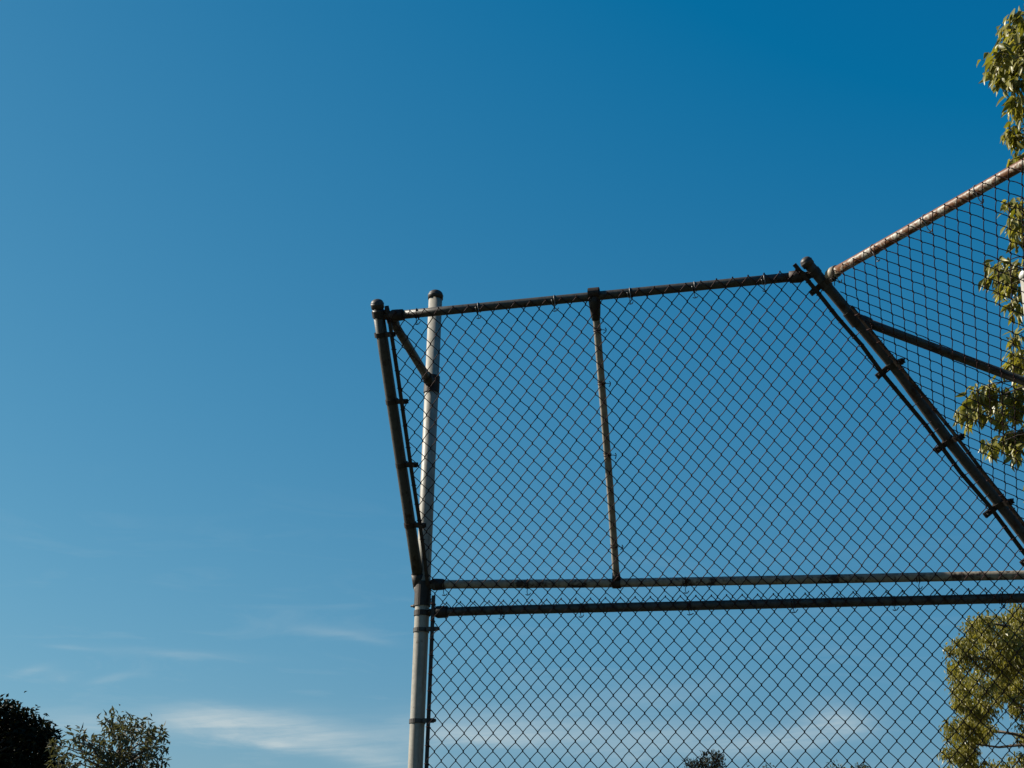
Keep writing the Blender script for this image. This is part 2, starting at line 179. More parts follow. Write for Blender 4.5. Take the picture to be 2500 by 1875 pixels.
class MB:
    """collects geometry in world coordinates; build() links it as ONE mesh object"""
    def __init__(s): s.v = []; s.f = []; s.sm = []
    def add(s, vs, fs, smooth=True):
        k = len(s.v); s.v += [tuple(x) for x in vs]
        s.f += [tuple(i + k for i in f) for f in fs]; s.sm += [smooth] * len(fs)
        return s
    def tube(s, pts, rad, sides=12, caps=True, taper=None):
        pts = [Vector(p) for p in pts]; n = len(pts)
        rs = rad if isinstance(rad, (list, tuple)) else [rad] * n
        vs = []; up = None
        for k, p in enumerate(pts):
            t = (pts[min(k + 1, n - 1)] - pts[max(k - 1, 0)]).normalized()
            if up is None:
                up = t.orthogonal().normalized()
            up = (up - t * up.dot(t)).normalized()
            b = t.cross(up)
            for q in range(sides):
                a = 2 * math.pi * q / sides
                vs.append(p + (up * math.cos(a) + b * math.sin(a)) * rs[k])
        fs = []
        for k in range(n - 1):
            for q in range(sides):
                q2 = (q + 1) % sides
                fs.append((k * sides + q, k * sides + q2, (k + 1) * sides + q2, (k + 1) * sides + q))
        s.add(vs, fs)
        if caps:
            k0 = len(s.v) - len(vs)
            s.f += [tuple(k0 + q for q in reversed(range(sides))), tuple(k0 + (n - 1) * sides + q for q in range(sides))]
            s.sm += [False, False]
        return s
    def box(s, c, ax, ay, az, hx, hy, hz):
        c = Vector(c); vs = []
        for i in (-1, 1):
            for j in (-1, 1):
                for k in (-1, 1):
                    vs.append(c + ax * hx * i + ay * hy * j + az * hz * k)
        s.add(vs, [(0, 1, 3, 2), (4, 6, 7, 5), (0, 4, 5, 1), (2, 3, 7, 6), (0, 2, 6, 4), (1, 5, 7, 3)], False)
        return s
    def ring(s, c, t, rad, hl, th=.0025, sides=20):
        """flat metal band round a pipe"""
        c = Vector(c); t = Vector(t).normalized()
        prof = [(-hl, 0), (-hl, th), (hl, th), (hl, 0)]
        up = t.orthogonal().normalized(); b = t.cross(up); vs = []
        for q in range(sides):
            a = 2 * math.pi * q / sides; d = up * math.cos(a) + b * math.sin(a)
            for (x, y) in prof: vs.append(c + t * x + d * (rad + y))
        fs = []
        for q in range(sides):
            q2 = (q + 1) % sides
            for k in range(3): fs.append((q * 4 + k, q2 * 4 + k, q2 * 4 + k + 1, q * 4 + k + 1))
        s.add(vs, fs, False)
        return s
    def dome(s, c, t, prof, sides=18):
        """surface of revolution about axis t from c: prof = (along, radius)"""
        c = Vector(c); t = Vector(t).normalized(); up = t.orthogonal().normalized(); b = t.cross(up)
        vs = []
        for (x, r) in prof:
            for q in range(sides):
                a = 2 * math.pi * q / sides
                vs.append(c + t * x + (up * math.cos(a) + b * math.sin(a)) * r)
        fs = []
        for k in range(len(prof) - 1):
            for q in range(sides):
                q2 = (q + 1) % sides
                fs.append((k * sides + q, k * sides + q2, (k + 1) * sides + q2, (k + 1) * sides + q))
        s.add(vs, fs)
        return s
    def build(s, name, mat, parent=None, label=None, kind=None):
        off = root_loc(parent)
        me = bpy.data.meshes.new(name)
        me.from_pydata([(x - off[0], y - off[1], z - off[2]) for x, y, z in s.v], [], s.f)
        me.polygons.foreach_set('use_smooth', s.sm)
        me.materials.append(mat)
        me.update()
        o = bpy.data.objects.new(name, me)
        COL.objects.link(o)
        if parent: o.parent = parent
        if label: o['label'] = label
        if kind: o['kind'] = kind
        return o

def root_loc(p):
    l = Vector((0, 0, 0))
    while p is not None:
        l = l + p.location; p = p.parent
    return l

def raw_mesh(name, verts, faces_flat, nv, mat, parent, smooth=True, kind=None, label=None):
    """fast numpy mesh: all faces have nv corners"""
    off = np.array(root_loc(parent))
    me = bpy.data.meshes.new(name)
    verts = np.asarray(verts, dtype=np.float32) - off.astype(np.float32)
    nf = len(faces_flat) // nv
    me.vertices.add(len(verts)); me.vertices.foreach_set('co', verts.ravel())
    me.loops.add(nf * nv); me.loops.foreach_set('vertex_index', np.asarray(faces_flat, dtype=np.int32))
    me.polygons.add(nf)
    me.polygons.foreach_set('loop_start', np.arange(0, nf * nv, nv, dtype=np.int32))
    me.polygons.foreach_set('use_smooth', np.full(nf, smooth))
    me.materials.append(mat)
    me.update(calc_edges=True); me.validate()
    o = bpy.data.objects.new(name, me); COL.objects.link(o)
    if parent: o.parent = parent
    if kind: o['kind'] = kind
    if label: o['label'] = label
    return o

def thing(name, loc, label, cat, group=None):
    o = bpy.data.objects.new(name, None); COL.objects.link(o)
    o.location = loc; o['label'] = label; o['category'] = cat
    o.empty_display_size = .2
    if group: o['group'] = group
    return o

# ------------------------------------------------------------------ materials
def new_mat(name):
    m = bpy.data.materials.new(name); m.use_nodes = True
    t = m.node_tree; t.nodes.clear(); gg = G(t)
    out = gg.n('ShaderNodeOutputMaterial'); b = gg.n('ShaderNodeBsdfPrincipled')
    t.links.new(b.outputs[0], out.inputs[0])
    geo = gg.n('ShaderNodeNewGeometry')
    return m, gg, b, geo.outputs['Position'], out

def bump(gg, b, h, strength, dist=.002):
    x = gg.n('ShaderNodeBump'); x.inputs['Strength'].default_value = strength; x.inputs['Distance'].default_value = dist
    gg.put(x.inputs['Height'], h); gg.nt.links.new(x.outputs[0], b.inputs['Normal'])

def steel(name, c1, c2, rust, amount, rough=.5, metallic=.0, flecks=0.0, scale=1.0, spec=.5, toprust=0.0):
    """weathered galvanised pipe: two zinc tones, rust stains, dark flecks"""
    m, gg, b, pos, _ = new_mat(name)
    big = gg.noise(pos, 7 * scale, 5, .6, .3)
    mid = gg.noise(pos, 45 * scale, 5, .65)
    fin = gg.noise(pos, 260 * scale, 3, .6)
    col = gg.mix(gg.ramp(gg.m('ADD', gg.m('MULTIPLY', big, .5), gg.m('MULTIPLY', mid, .5)), [(.38, (0, 0, 0)), (.62, (1, 1, 1))]), (*c1, 1), (*c2, 1))
    vm = gg.n('ShaderNodeVectorMath', operation='MULTIPLY'); gg.nt.links.new(pos, vm.inputs[0]); vm.inputs[1].default_value = (1, 1, .06)
    streak = gg.noise(vm.outputs[0], 70 * scale, 4, .6)
    col = gg.mix(gg.ramp(streak, [(.50, (0, 0, 0)), (.72, (.55, .55, .55))]), col, (*[x * .45 for x in c1], 1))
    rf = gg.m('ADD', gg.m('MULTIPLY', big, .55), gg.m('MULTIPLY', mid, .45))
    if toprust:          # water sits on the upper side of the rail, so it has rusted most there
        sx = gg.n('ShaderNodeSeparateXYZ'); gg.nt.links.new(gg.n('ShaderNodeNewGeometry').outputs['Normal'], sx.inputs[0])
        tz = gg.m('MULTIPLY', gg.m('SUBTRACT', sx.outputs[2], .18), toprust)
        rf = gg.m('ADD', rf, gg.m('MAXIMUM', tz, 0.0))
    rm = gg.ramp(rf, [(1 - amount - .06, (0, 0, 0)), (1 - amount + .03, (1, 1, 1))])
    dark_rust = tuple(x * .45 for x in rust)
    rc = gg.mix(fin, (*dark_rust, 1), (*rust, 1))
    col = gg.mix(rm, col, rc)
    if flecks:
        fl = gg.ramp(gg.noise(pos, 120 * scale, 4, .7), [(1 - flecks - .03, (0, 0, 0)), (1 - flecks + .02, (1, 1, 1))])
        col = gg.mix(fl, col, (.03, .025, .02, 1))
    gg.put(b.inputs['Base Color'], col)
    gg.put(b.inputs['Metallic'], metallic); b.inputs['Specular IOR Level'].default_value = spec
    gg.put(b.inputs['Roughness'], gg.m('ADD', rough, gg.m('MULTIPLY', gg.m('SUBTRACT', mid, .5), .3)))
    bump(gg, b, gg.m('ADD', mid, gg.m('MULTIPLY', fin, .4)), .25)
    return m

M_POST = steel('galvanised_post', (.25, .232, .198), (.35, .325, .28), (.11, .075, .045), .36, .5, .0, .20, 1, .25)
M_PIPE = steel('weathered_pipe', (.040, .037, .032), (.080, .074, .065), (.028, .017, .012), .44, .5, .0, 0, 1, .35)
M_RAIL = steel('flaking_rail', (.23, .205, .165), (.34, .31, .25), (.055, .032, .022), .43, .5, .0, .33, 1, .3)
M_STRUT = steel('strut_pipe', (.20, .175, .14), (.32, .285, .235), (.06, .036, .024), .36, .5, .1, .22)
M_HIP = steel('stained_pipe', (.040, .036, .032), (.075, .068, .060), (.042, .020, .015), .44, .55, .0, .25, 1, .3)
M_RUST = steel('rusty_rail', (.36, .335, .28), (.46, .43, .37), (.16, .062, .022), .505, .5, .0, 0.0, 1.9, .3, .6)
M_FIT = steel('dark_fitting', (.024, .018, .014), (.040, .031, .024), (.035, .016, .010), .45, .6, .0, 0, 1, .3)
M_CLIP = steel('bright_fitting', (.55, .53, .48), (.66, .64, .58), (.2, .12, .06), .3, .4, .3)
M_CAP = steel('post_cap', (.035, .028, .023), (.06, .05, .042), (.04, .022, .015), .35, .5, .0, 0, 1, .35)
M_WIRE = steel('chain_link_wire', (.032, .015, .016), (.046, .022, .022), (.055, .020, .012), .42, .7, .0, 0, 2, .15)
M_TIE = steel('aluminium_tie', (.16, .155, .145), (.26, .25, .24), (.06, .035, .025), .3, .4, .3)

# ------------------------------------------------------------------ ground
def ground():
    m, gg, b, pos, _ = new_mat('dry_grass')
    n1 = gg.noise(pos, .35, 6, .6); n2 = gg.noise(pos, 9, 6, .7)
    c = gg.mix(gg.ramp(n1, [(.35, (0, 0, 0)), (.65, (1, 1, 1))]), (.022, .030, .009, 1), (.042, .040, .018, 1))
    c = gg.mix(gg.m('MULTIPLY', n2, .5), c, (.016, .021, .007, 1))
    gg.put(b.inputs['Base Color'], c); gg.put(b.inputs['Roughness'], .95)
    bump(gg, b, n2, .6, .03)
    N = 48
    vs = []; fs = []
    rad = [0, 2, 4, 7, 11, 17, 26, 40, 62, 95, 150, 240, 400, 700, 1200]
    vs.append((0, 0, 0))
    for r in rad[1:]:
        for k in range(N):
            a = 2 * math.pi * k / N; x = r * math.cos(a); y = r * math.sin(a)
            z = .0 if r < 20 else .25 * math.sin(x * .021) * math.cos(y * .017) - .15
            vs.append((x, y, z))
    for k in range(N): fs.append((0, 1 + k, 1 + (k + 1) % N))
    for q in range(len(rad) - 2):
        for k in range(N):
            a = 1 + q * N; k2 = (k + 1) % N
            fs.append((a + k, a + N + k, a + N + k2, a + k2))
    mb = MB(); mb.add(vs, fs)
    o = mb.build('ground', m); o['kind'] = 'structure'
    return o
ground()

# ------------------------------------------------------------------ backstop
BS = thing('baseball_backstop', (B['post'][0], B['post'][1], 0.0),
           'tall chain-link baseball backstop of grey pipe with an overhanging hood', 'backstop')
P0, P1, P2 = PANELS
def pp(P, u, v, off=0.0):
    return Vector(P['o']) + Vector(P['r']) * u + Vector(P['c']) * v + Vector(P['n']) * off
def uv(P, w):
    d = Vector(w) - Vector(P['o']); return d.dot(Vector(P['r'])), d.dot(Vector(P['c']))

def cap(name, tip, t, r, mat, parent, dome=True):
    """domed pipe cap whose skirt slips over the pipe end; tip = pipe end, t = outward"""
    mb = MB()
    pr = [(-.022, r + .0005), (-.022, r + .004), (-.006, r + .0045), (-.003, r + .0055), (.001, r + .0055), (.003, r + .003)]
    for k in range(1, 8):
        a = k / 7 * math.pi / 2
        pr.append((.003 + math.sin(a) * r * .78, max((r + .003) * math.cos(a), .0004)))
    mb.dome(tip, t, pr)
    return mb.build(name, mat, parent)

def pipe(name, pts, r, mat, parent, label=None, sides=24):
    mb = MB(); mb.tube(pts, r, sides); return mb.build(name, mat, parent, label)

def lerp(a, b, t): return Vector(a) + (Vector(b) - Vector(a)) * t
def subdiv(pts, n):
    o = []
    for a, b in zip(pts[:-1], pts[1:]):
        for k in range(n): o.append(lerp(a, b, k / n))
    o.append(Vector(pts[-1])); return o

R_POST, R_BAR, R_RAIL, R_HIP = .0355, .027, .021, .0235
UP = Vector((0, 0, 1))

# --- the bright post at the free end
px, py = B['post']
POST_TOP = 4.905
post = pipe('post', [(px, py, 0), (px, py, 1.2), (px, py, 2.4), (px, py, 3.6), (px, py, POST_TOP)], R_POST, M_POST, BS,
            'pale galvanised post at the free end, half in bright sun')
cap('post_cap', (px, py, POST_TOP), UP, R_POST, M_CAP, post)
# --- post at the corner behind the hip
CX, CY = 2.476, 6.752
cpost = pipe('post', [(CX, CY, 0), (CX, CY, 1.6), (CX, CY, 3.2), (CX, CY, 4.80)], R_POST, M_POST, BS,
             'sunlit corner post behind the sloping bar at the right edge')
cap('post_cap', (CX, CY, 4.80), UP, R_POST, M_CLIP, cpost)

# --- sloping end bar of the hood
ea, eb = [Vector(x) for x in B['end_bar']]
ed = (eb - ea).normalized()
end_bar = pipe('hood_bar', subdiv([ea, eb + ed * .01], 6), R_BAR, M_PIPE, BS, 'sloping pipe at the free end of the hood')
cap('bar_cap', ea, -ed, R_BAR, M_CAP, end_bar)
# --- hip bar between the two hood panels
hip_pts = [Vector(x) for x in B['hip']]
hd = (hip_pts[-1] - hip_pts[0]).normalized()
hip = pipe('hood_bar', subdiv(hip_pts, 3), R_HIP, M_HIP, BS, 'stained sloping pipe where the two hood panels meet')
cap('bar_cap', hip_pts[0], -hd, R_HIP, M_CAP, hip)

# --- rails
def rail(name, pts, r, mat, label, cups=(True, True)):
    o = pipe(name, subdiv(pts, 6), r, mat, BS, label)
    return o
top = rail('rail', B['top_rail'], R_RAIL, M_PIPE, 'dull grey top rail of the middle hood panel')
low = rail('rail', B['rail1'], R_RAIL, M_RAIL, 'lower hood rail with flaking pale upper face')
mid = rail('rail', B['rail2'], R_RAIL + .0008, M_PIPE, 'dark top rail of the vertical fence below the hood')
rust = rail('rail', B['rust_rail'], R_RAIL, M_RUST, 'rust-streaked white top rail of the right hood panel')

def cup(end, inner, r, mat, parent, name='rail_cup'):
    """pressed cup that holds a rail end"""
    end = Vector(end); d = (Vector(inner) - end).normalized()
    mb = MB()
    mb.dome(end + d * .055, -d, [(0, r + .001), (0, r + .006), (.03, r + .0075), (.05, r + .008), (.062, r + .002), (.075, r * .62), (.088, r * .60), (.094, .0005)])
    # ear plate and bolt
    side = d.orthogonal().normalized()
    mb.tube([end - d * .03 - side * .012, end - d * .03 + side * .012], .014, 10)
    return mb.build(name, mat, parent)
cup(B['top_rail'][0], B['top_rail'][1], R_RAIL, M_FIT, top)
cup(B['top_rail'][1], B['top_rail'][0], R_RAIL, M_FIT, top)
cup(B['rail1'][0], B['rail1'][1], R_RAIL, M_FIT, low)
cup(B['rail2'][0], B['rail2'][1], R_RAIL + .0008, M_FIT, mid)
rc = MB(); e0 = Vector(B['rust_rail'][0]); d0 = (Vector(B['rust_rail'][1]) - e0).normalized()
rc.dome(e0 + d0 * .05, -d0, [(0, R_RAIL + .001), (0, R_RAIL + .006), (.035, R_RAIL + .007), (.055, R_RAIL + .002), (.068, R_RAIL * .7), (.074, .0005)])
rc.build('rail_cup', steel('tan_cup', (.30, .24, .16), (.36, .30, .22), (.2, .1, .05), .35, .6), rust)

# --- strut in the middle of the hood panel, with its tee fitting
strut_pts = [Vector(x) for x in B['strut']]
sdv = (strut_pts[-1] - strut_pts[0]).normalized()
strut = pipe('strut', subdiv([strut_pts[0] + sdv * .02] + strut_pts[1:], 5), .0168, M_STRUT, BS, 'thin pale strut halfway along the middle hood panel')
td = (Vector(B['top_rail'][1]) - Vector(B['top_rail'][0])).normalized()
tn = Vector(P1['n'])
tee = MB()
tee.ring(strut_pts[0] + sdv * .0, td, R_RAIL + .0015, .025, .004, 22)
tee.tube([strut_pts[0] + sdv * .012, strut_pts[0] + sdv * .05, strut_pts[0] + sdv * .105, strut_pts[0] + sdv * .125], [.0275, .027, .022, .0185], 18)
tee.build('tee_fitting', M_FIT, strut)
foot = MB(); foot.ring(strut_pts[-1], (Vector(B['rail1'][3]) - Vector(B['rail1'][0])), R_RAIL + .001, .02, .003)
foot.tube([strut_pts[-1] - sdv * .02, strut_pts[-1] - sdv * .05], [.021, .0185], 14)
foot.build('tee_fitting', M_FIT, strut)

# --- braces running back from the hood to the posts
def brace(a, b, r, mat, label, clip=None):
    a = Vector(a); b = Vector(b)
    o = pipe('brace', subdiv([a, b], 4), r, mat, BS, label)
    mb = MB(); d = (b - a).normalized()
    mb.dome(a + d * .06, -d, [(0, r + .001), (0, r + .005), (.04, r + .006), (.055, r + .002), (.07, r * .5), (.075, .0005)])
    mb.build('rail_cup', M_FIT, o)
    return o
pc = Vector((px, py, 0))
tb = lerp(ea, eb, .055) + Vector(P1['n']) * .02 + Vector(P1['r']) * .05
bb = Vector((px, py, 4.405))
br1 = brace(tb, lerp(tb, bb, .955), R_RAIL, M_PIPE, 'dark brace from the hood corner back to the pale post')
mb = MB(); mb.ring(bb, UP, R_POST + .001, .045, .004, 24)
dd = (tb - bb).normalized()
mb.tube([bb + dd * R_POST * .8, bb + dd * .105], [.027, .026], 16)
mb.build('brace_collar', M_FIT, br1)
ha = lerp(hip_pts[1], hip_pts[2], .50)
hb = Vector((CX, CY, 4.225))
ha2 = ha + (hb - ha).normalized() * .03
br2 = brace(ha2, lerp(ha2, hb, .96), R_RAIL, M_PIPE, 'dark rusty brace from the sloping bar to the corner post')
mb = MB(); mb.ring(hb, UP, R_POST + .001, .045, .004, 24); mb.build('brace_collar', M_FIT, br2)
mb = MB(); mb.ring(ha, hd, R_HIP + .001, .035, .005, 22)
mb.tube([ha, ha2 + (hb - ha).normalized() * .03], [.026, .026], 14)
mb.build('brace_collar', M_FIT, br2)
# hooked bright clip on the end of that brace
mb = MB(); bd = (hb - ha2).normalized(); cc = ha2 + bd * .045
sidev = bd.cross(UP).normalized()
arc = []
for k in range(9):
    a = math.pi * (k / 8) * 1.2 - .3
    arc.append(cc + UP * (.020 + .016 * math.sin(a)) + bd * (.022 * math.cos(a)) - Vector(P2['n']) * .012)
mb.tube(arc, .0048, 8)
mb.build('clip', M_CLIP, br2)

# --- tension bars (flat bars the fabric is threaded on)
def flat_bar(name, pts, wid, th, n, mat, parent, label=None):
    n = Vector(n); mb = MB(); vs = []
    pts = subdiv([Vector(p) for p in pts], 2)
    for k, p in enumerate(pts):
        t = (pts[min(k + 1, len(pts) - 1)] - pts[max(k - 1, 0)]).normalized(); s = t.cross(n).normalized()
        for (a, b2) in ((-1, -1), (1, -1), (1, 1), (-1, 1)): vs.append(p + s * wid / 2 * a + n * th / 2 * b2)
    fs = [(3, 2, 1, 0), tuple(len(vs) - 4 + q for q in range(4))]
    for k in range(len(pts) - 1):
        for q in range(4): fs.append((k * 4 + q, k * 4 + (q + 1) % 4, k * 4 + 4 + (q + 1) % 4, k * 4 + 4 + q))
    mb.add(vs, fs, False)
    return mb.build(name, mat, parent, label)
tb_end = flat_bar('tension_bar', B['end_tension'], .0175, .007, P1['n'], M_FIT, BS, 'flat bar holding the mesh beside the free end pipe')
tb_hl = flat_bar('tension_bar', B['hip_tension_left'], .0185, .007, P1['n'], M_FIT, BS, 'flat bar left of the stained sloping pipe')
tb_hr = flat_bar('tension_bar', B['hip_tension_right'], .0165, .007, P2['n'], M_FIT, BS, 'flat bar right of the stained sloping pipe')
pu = uv(P0, (px, py, 3.0))[0]
pb_pts = [pp(P0, pu + .0655, uv(P0, (px, py, z))[1]) for z in (3.297, 2.4, 1.2, .08)]
tb_post = flat_bar('tension_bar', pb_pts, .0175, .007, P0['n'], M_FIT, BS, 'upright flat bar beside the pale post')

# --- brace bands with their bolts
def band(c, t, r, tabs, parent, mat=M_FIT, hl=.011):
    mb = MB(); c = Vector(c); t = Vector(t).normalized()
    mb.ring(c, t, r + .001, hl, .003, 22)
    for (a, e) in tabs:
        a = Vector(a); e = Vector(e); d = (e - c); d = (d - t * d.dot(t)).normalized()
        L = (e - c).dot(d); s = d.cross(t).normalized()
        mid_ = c + d * ((r + L) / 2)
        for q in (-1, 1): mb.box(mid_ + s * .006 * q, d, t, s, (L - r) / 2 + .004, hl, .0022)
        bp = c + d * (L - .010)
        mb.tube([bp - s * .0165, bp - s * .0085], .0092, 6, True)
        mb.tube([bp - s * .009, bp + s * .022], .0042, 8, True)
        mb.tube([bp + s * .0085, bp + s * .0150], .0085, 6, True)
    o = mb.build('brace_band', mat, parent)
    return o
for (c, a, e) in B['end_bands']:
    band(c, ed, R_BAR, [(a, e)], end_bar)
for (c, l, le, r_, re) in B['hip_bands']:
    band(c, hd, R_HIP, [(l, le), (r_, re)], hip, M_FIT, .0125)
def bolt(c, d, parent, mat=M_CAP, r=.0085, l=.016):
    mb = MB(); mb.tube([Vector(c), Vector(c) + Vector(d).normalized() * l], r, 6); 
    mb.tube([Vector(c) - Vector(d).normalized() * .03, Vector(c)], r * .5, 8)
    return mb.build('bolt', mat, parent)
nd = -Vector(P0['n'])
for z in (3.135, 2.70, 2.25, 1.75, 1.25, .7, .25):
    mb = MB(); c = Vector((px, py, z)); mb.ring(c, UP, R_POST + .001, .010, .003, 24)
    d = Vector(P0['r']); s = d.cross(UP)
    for q in (-1, 1): mb.box(c + d * .062 + s * (.030 + .006 * q) , d, UP, s, .026, .010, .0022)
    mb.build('brace_band', M_PIPE, post)
    bolt(c + d * .083 + s * .030, d + nd * .35, post)
# strap and sleeve where the sloping pipe and the rails meet the post
jz = eb.z
mb = MB()
mb.ring((px, py, jz - .055), UP, R_POST + .001, .06, .004, 24)
mb.ring((px, py, jz - .150), UP, R_POST + .001, .013, .003, 24)
mb.tube([eb - ed * .05, eb + ed * .02], [R_BAR + .004, R_BAR + .005], 18)
mb.tube([eb + ed * .01, Vector((px, py, jz - .11))], [R_BAR + .004, R_BAR - .004], 14)
mb.build('post_collar', M_FIT, post)
mb = MB(); c = Vector((px, py, jz - .112))
mb.tube([c - Vector(P0['r']) * .058, c + Vector(P0['r']) * .02], .0055, 8); 
mb.tube([c - Vector(P0['r']) * .046, c - Vector(P0['r']) * .036], .009, 6); mb.build('bolt', M_FIT, post)
mb = MB(); a = eb - ed * .012
mb.box(lerp(a, B['rail1'][0], .5) - Vector(P1['n']) * (R_BAR * .9), (Vector(B['rail1'][0]) - a).normalized(), ed, Vector(P1['n']), .055, .010, .003)
mb.ring(a, ed, R_BAR + .001, .010, .003, 22)
mb.build('brace_band', M_PIPE, end_bar)
# strap from the end pipe to the top rail cup and the brace
mb = MB(); a = lerp(ea, eb, .035)
mb.ring(a, ed, R_BAR + .001, .016, .004, 22)
q0 = Vector(B['top_rail'][0]); dv = (q0 - a); dl = dv.length; dv.normalize()
mb.box(lerp(a, q0, .62), dv, ed, dv.cross(ed).normalized(), dl * .42, .017, .006)
mb.tube([q0 - dv * .02 - ed * .045, q0 - dv * .02 + ed * .02], [.010, .016], 10)
mb.build('brace_band', M_FIT, end_bar)
# lugs at the hip top where both top rails end
mb = MB(); a = lerp(hip_pts[0], hip_pts[2], .10); q1 = Vector(B['top_rail'][1])
mb.ring(a, hd, R_HIP + .001, .013, .003, 22)
dv = (q1 - a); dl = dv.length; dv.normalize()
mb.box(lerp(a, q1, .6), dv, hd, dv.cross(hd).normalized(), dl * .45, .014, .006)
mb.build('brace_band', M_FIT, hip)
mb = MB(); a = lerp(hip_pts[1], hip_pts[2], .17); q1 = Vector(B['rust_rail'][0])
mb.ring(a, hd, R_HIP + .001, .016, .003, 22)
dv = (q1 - a); dl = dv.length; dv.normalize()
mb.box(lerp(a, q1, .55), dv, hd, dv.cross(hd).normalized(), dl * .5, .013, .005)
mb.build('brace_band', M_HIP, hip)

# --- chain-link fabric
WIRE = .0021
def fabric(P, ij, poly, label, seed, ij_clip=None):
    """interlinked zigzag wires of one panel; ij = (first column, last column, top j, bottom j) in half-mesh units;
    poly = outline in panel metres; every wire is real geometry woven front and back"""
    rng = np.random.RandomState(seed)
    lim = P['lim']; cu = np.array(P['cu']); cv = np.array(P['cv'])
    def warp(i, j):
        a = i - P['i0']; b = j - P['j0']
        ac = np.clip(a, lim[0] - 1, lim[1] + 1); bc = np.clip(b, lim[2] - 1, lim[3] + 1)
        da = a - ac; db = b - bc
        Bm = np.stack([1 + 0 * ac, ac, bc, ac * ac, ac * bc, bc * bc, ac**3, ac * ac * bc, ac * bc * bc, bc**3], -1)
        return Bm @ cu + cu[1] * da + cu[2] * db * .3, Bm @ cv + cv[2] * db + cv[1] * da * .3
    c0, c1, jt, jb = ij
    jit = {}
    def jn(c, m):
        k = (c, m)
        if k not in jit: jit[k] = rng.normal(0, 1, 3)
        return jit[k]
    poly = np.array(poly)
    def inside(x, y):
        n = len(poly); r = np.zeros(len(x), bool); k = n - 1
        for q in range(n):
            x1, y1 = poly[q]; x2, y2 = poly[k]
            hit = ((y1 > y) != (y2 > y)) & (x < (x2 - x1) * (y - y1) / (y2 - y1 + 1e-12) + x1)
            r ^= hit; k = q
        return r
    allv = []; allf = []; base = 0
    o = np.array(P['o']); rr = np.array(P['r']); cc = np.array(P['c']); nn = np.array(P['n'])
    S = 6
    for c in range(c0, c1):
        I = []; J = []; D = []
        m0 = int(round(jt * 2)); m1 = int(round(jb * 2))
        for mm in range(m0, m1 + 1):
            left = (mm % 2 == c % 2)
            col = c if left else c + 1
            s = 1 if left else -1
            ja, jc, jd = jn(col, mm)
            X = col / 2 + ja * .008; Y = mm / 2 + jc * .008
            going = 1 if left else -1        # strand leaving a left knuckle lies in front, the other behind
            ov = .025
            e = .15 + .012 * jd
            if mm > m0:
                I += [X + s * .5 * e * .72, X - s * ov * .75]; J += [Y - .5 * e, Y - .052]; D += [going * -.0027, going * -.0015]
            else:
                I += [X - s * ov * .4]; J += [Y - .03]; D += [0]
            I += [X - s * ov]; J += [Y]; D += [0]
            if mm < m1:
                I += [X - s * ov * .75, X + s * .5 * e * .72]; J += [Y + .052, Y + .5 * e]; D += [going * .0015, going * .0027]
                # slight belly of the straight run
                bel = .004 + .005 * jd
                I += [X + s * (.25 + bel)]; J += [Y + .25 - bel * .4]; D += [going * .0030]
            else:
                I += [X - s * ov * .4]; J += [Y + .03]; D += [0]
        I = np.array(I); J = np.array(J); D = np.array(D)
        u, v = warp(I, J)
        # resample-free clipping: keep runs inside the outline, add the crossing points
        ins = inside(u, v)
        k = 0; n = len(u)
        while k < n:
            if not ins[k]: k += 1; continue
            a = k
            while k < n and ins[k]: k += 1
            b = k
            pts = [(u[q], v[q], D[q]) for q in range(a, b)]
            def cross(qi, qo):
                lo, hi = 0., 1.
                for _ in range(14):
                    h = (lo + hi) / 2
                    if inside(np.array([u[qi] + (u[qo] - u[qi]) * h]), np.array([v[qi] + (v[qo] - v[qi]) * h]))[0]: lo = h
                    else: hi = h
                return (u[qi] + (u[qo] - u[qi]) * lo, v[qi] + (v[qo] - v[qi]) * lo, D[qi])
            if a > 0: pts.insert(0, cross(a, a - 1))
            if b < n: pts.append(cross(b - 1, b))
            if len(pts) < 3: continue
            A = np.array(pts)
            W = o + A[:, :1] * rr + A[:, 1:2] * cc + A[:, 2:] * nn
            T = np.gradient(W, axis=0); T /= np.linalg.norm(T, axis=1)[:, None] + 1e-12
            s1 = np.cross(nn, T); s1 /= np.linalg.norm(s1, axis=1)[:, None] + 1e-12
            s2 = np.cross(T, s1)
            ang = np.arange(S) * 2 * np.pi / S
            ring = W[:, None, :] + WIRE * (np.cos(ang)[None, :, None] * s1[:, None, :] + np.sin(ang)[None, :, None] * s2[:, None, :])
            K = len(W)
            allv.append(ring.reshape(-1, 3))
            idx = base + np.arange(K * S).reshape(K, S)
            nx = np.roll(idx, -1, 1)
            allf.append(np.stack([idx[:-1], nx[:-1], nx[1:], idx[1:]], -1).reshape(-1))
            base += K * S
    return raw_mesh('chain_link_mesh', np.concatenate(allv), np.concatenate(allf), 4, M_WIRE, BS, True, None, label)

# vertical fence below the hood
u_end = uv(P0, (CX, CY, 3))[0] - .05
fabric(P0, (-3, 96, -1, 44), [(pu + .062, -.6), (u_end, -.6), (u_end, 3.15), (pu + .062, 3.15)],
       'chain-link mesh of the upright fence below the hood', 1)
# middle hood panel
L1 = [uv(P1, p) for p in B['end_tension']]; L2 = [uv(P1, p) for p in B['hip_tension_left']]
poly1 = [(L1[0][0] - .07, L1[0][1] - .35)] + [(a - .006, b) for a, b in L1] + [(L1[-1][0] + .002, L1[-1][1] + .3)] + \
        [(L2[-1][0] + .3, L2[-1][1] + .3)] + [(a + .007, b) for a, b in reversed(L2)] + [(L2[0][0] - .25, L2[0][1] - .25)]
fabric(P1, (-22, 78, -1, 17), poly1, 'chain-link mesh of the middle hood panel', 2)
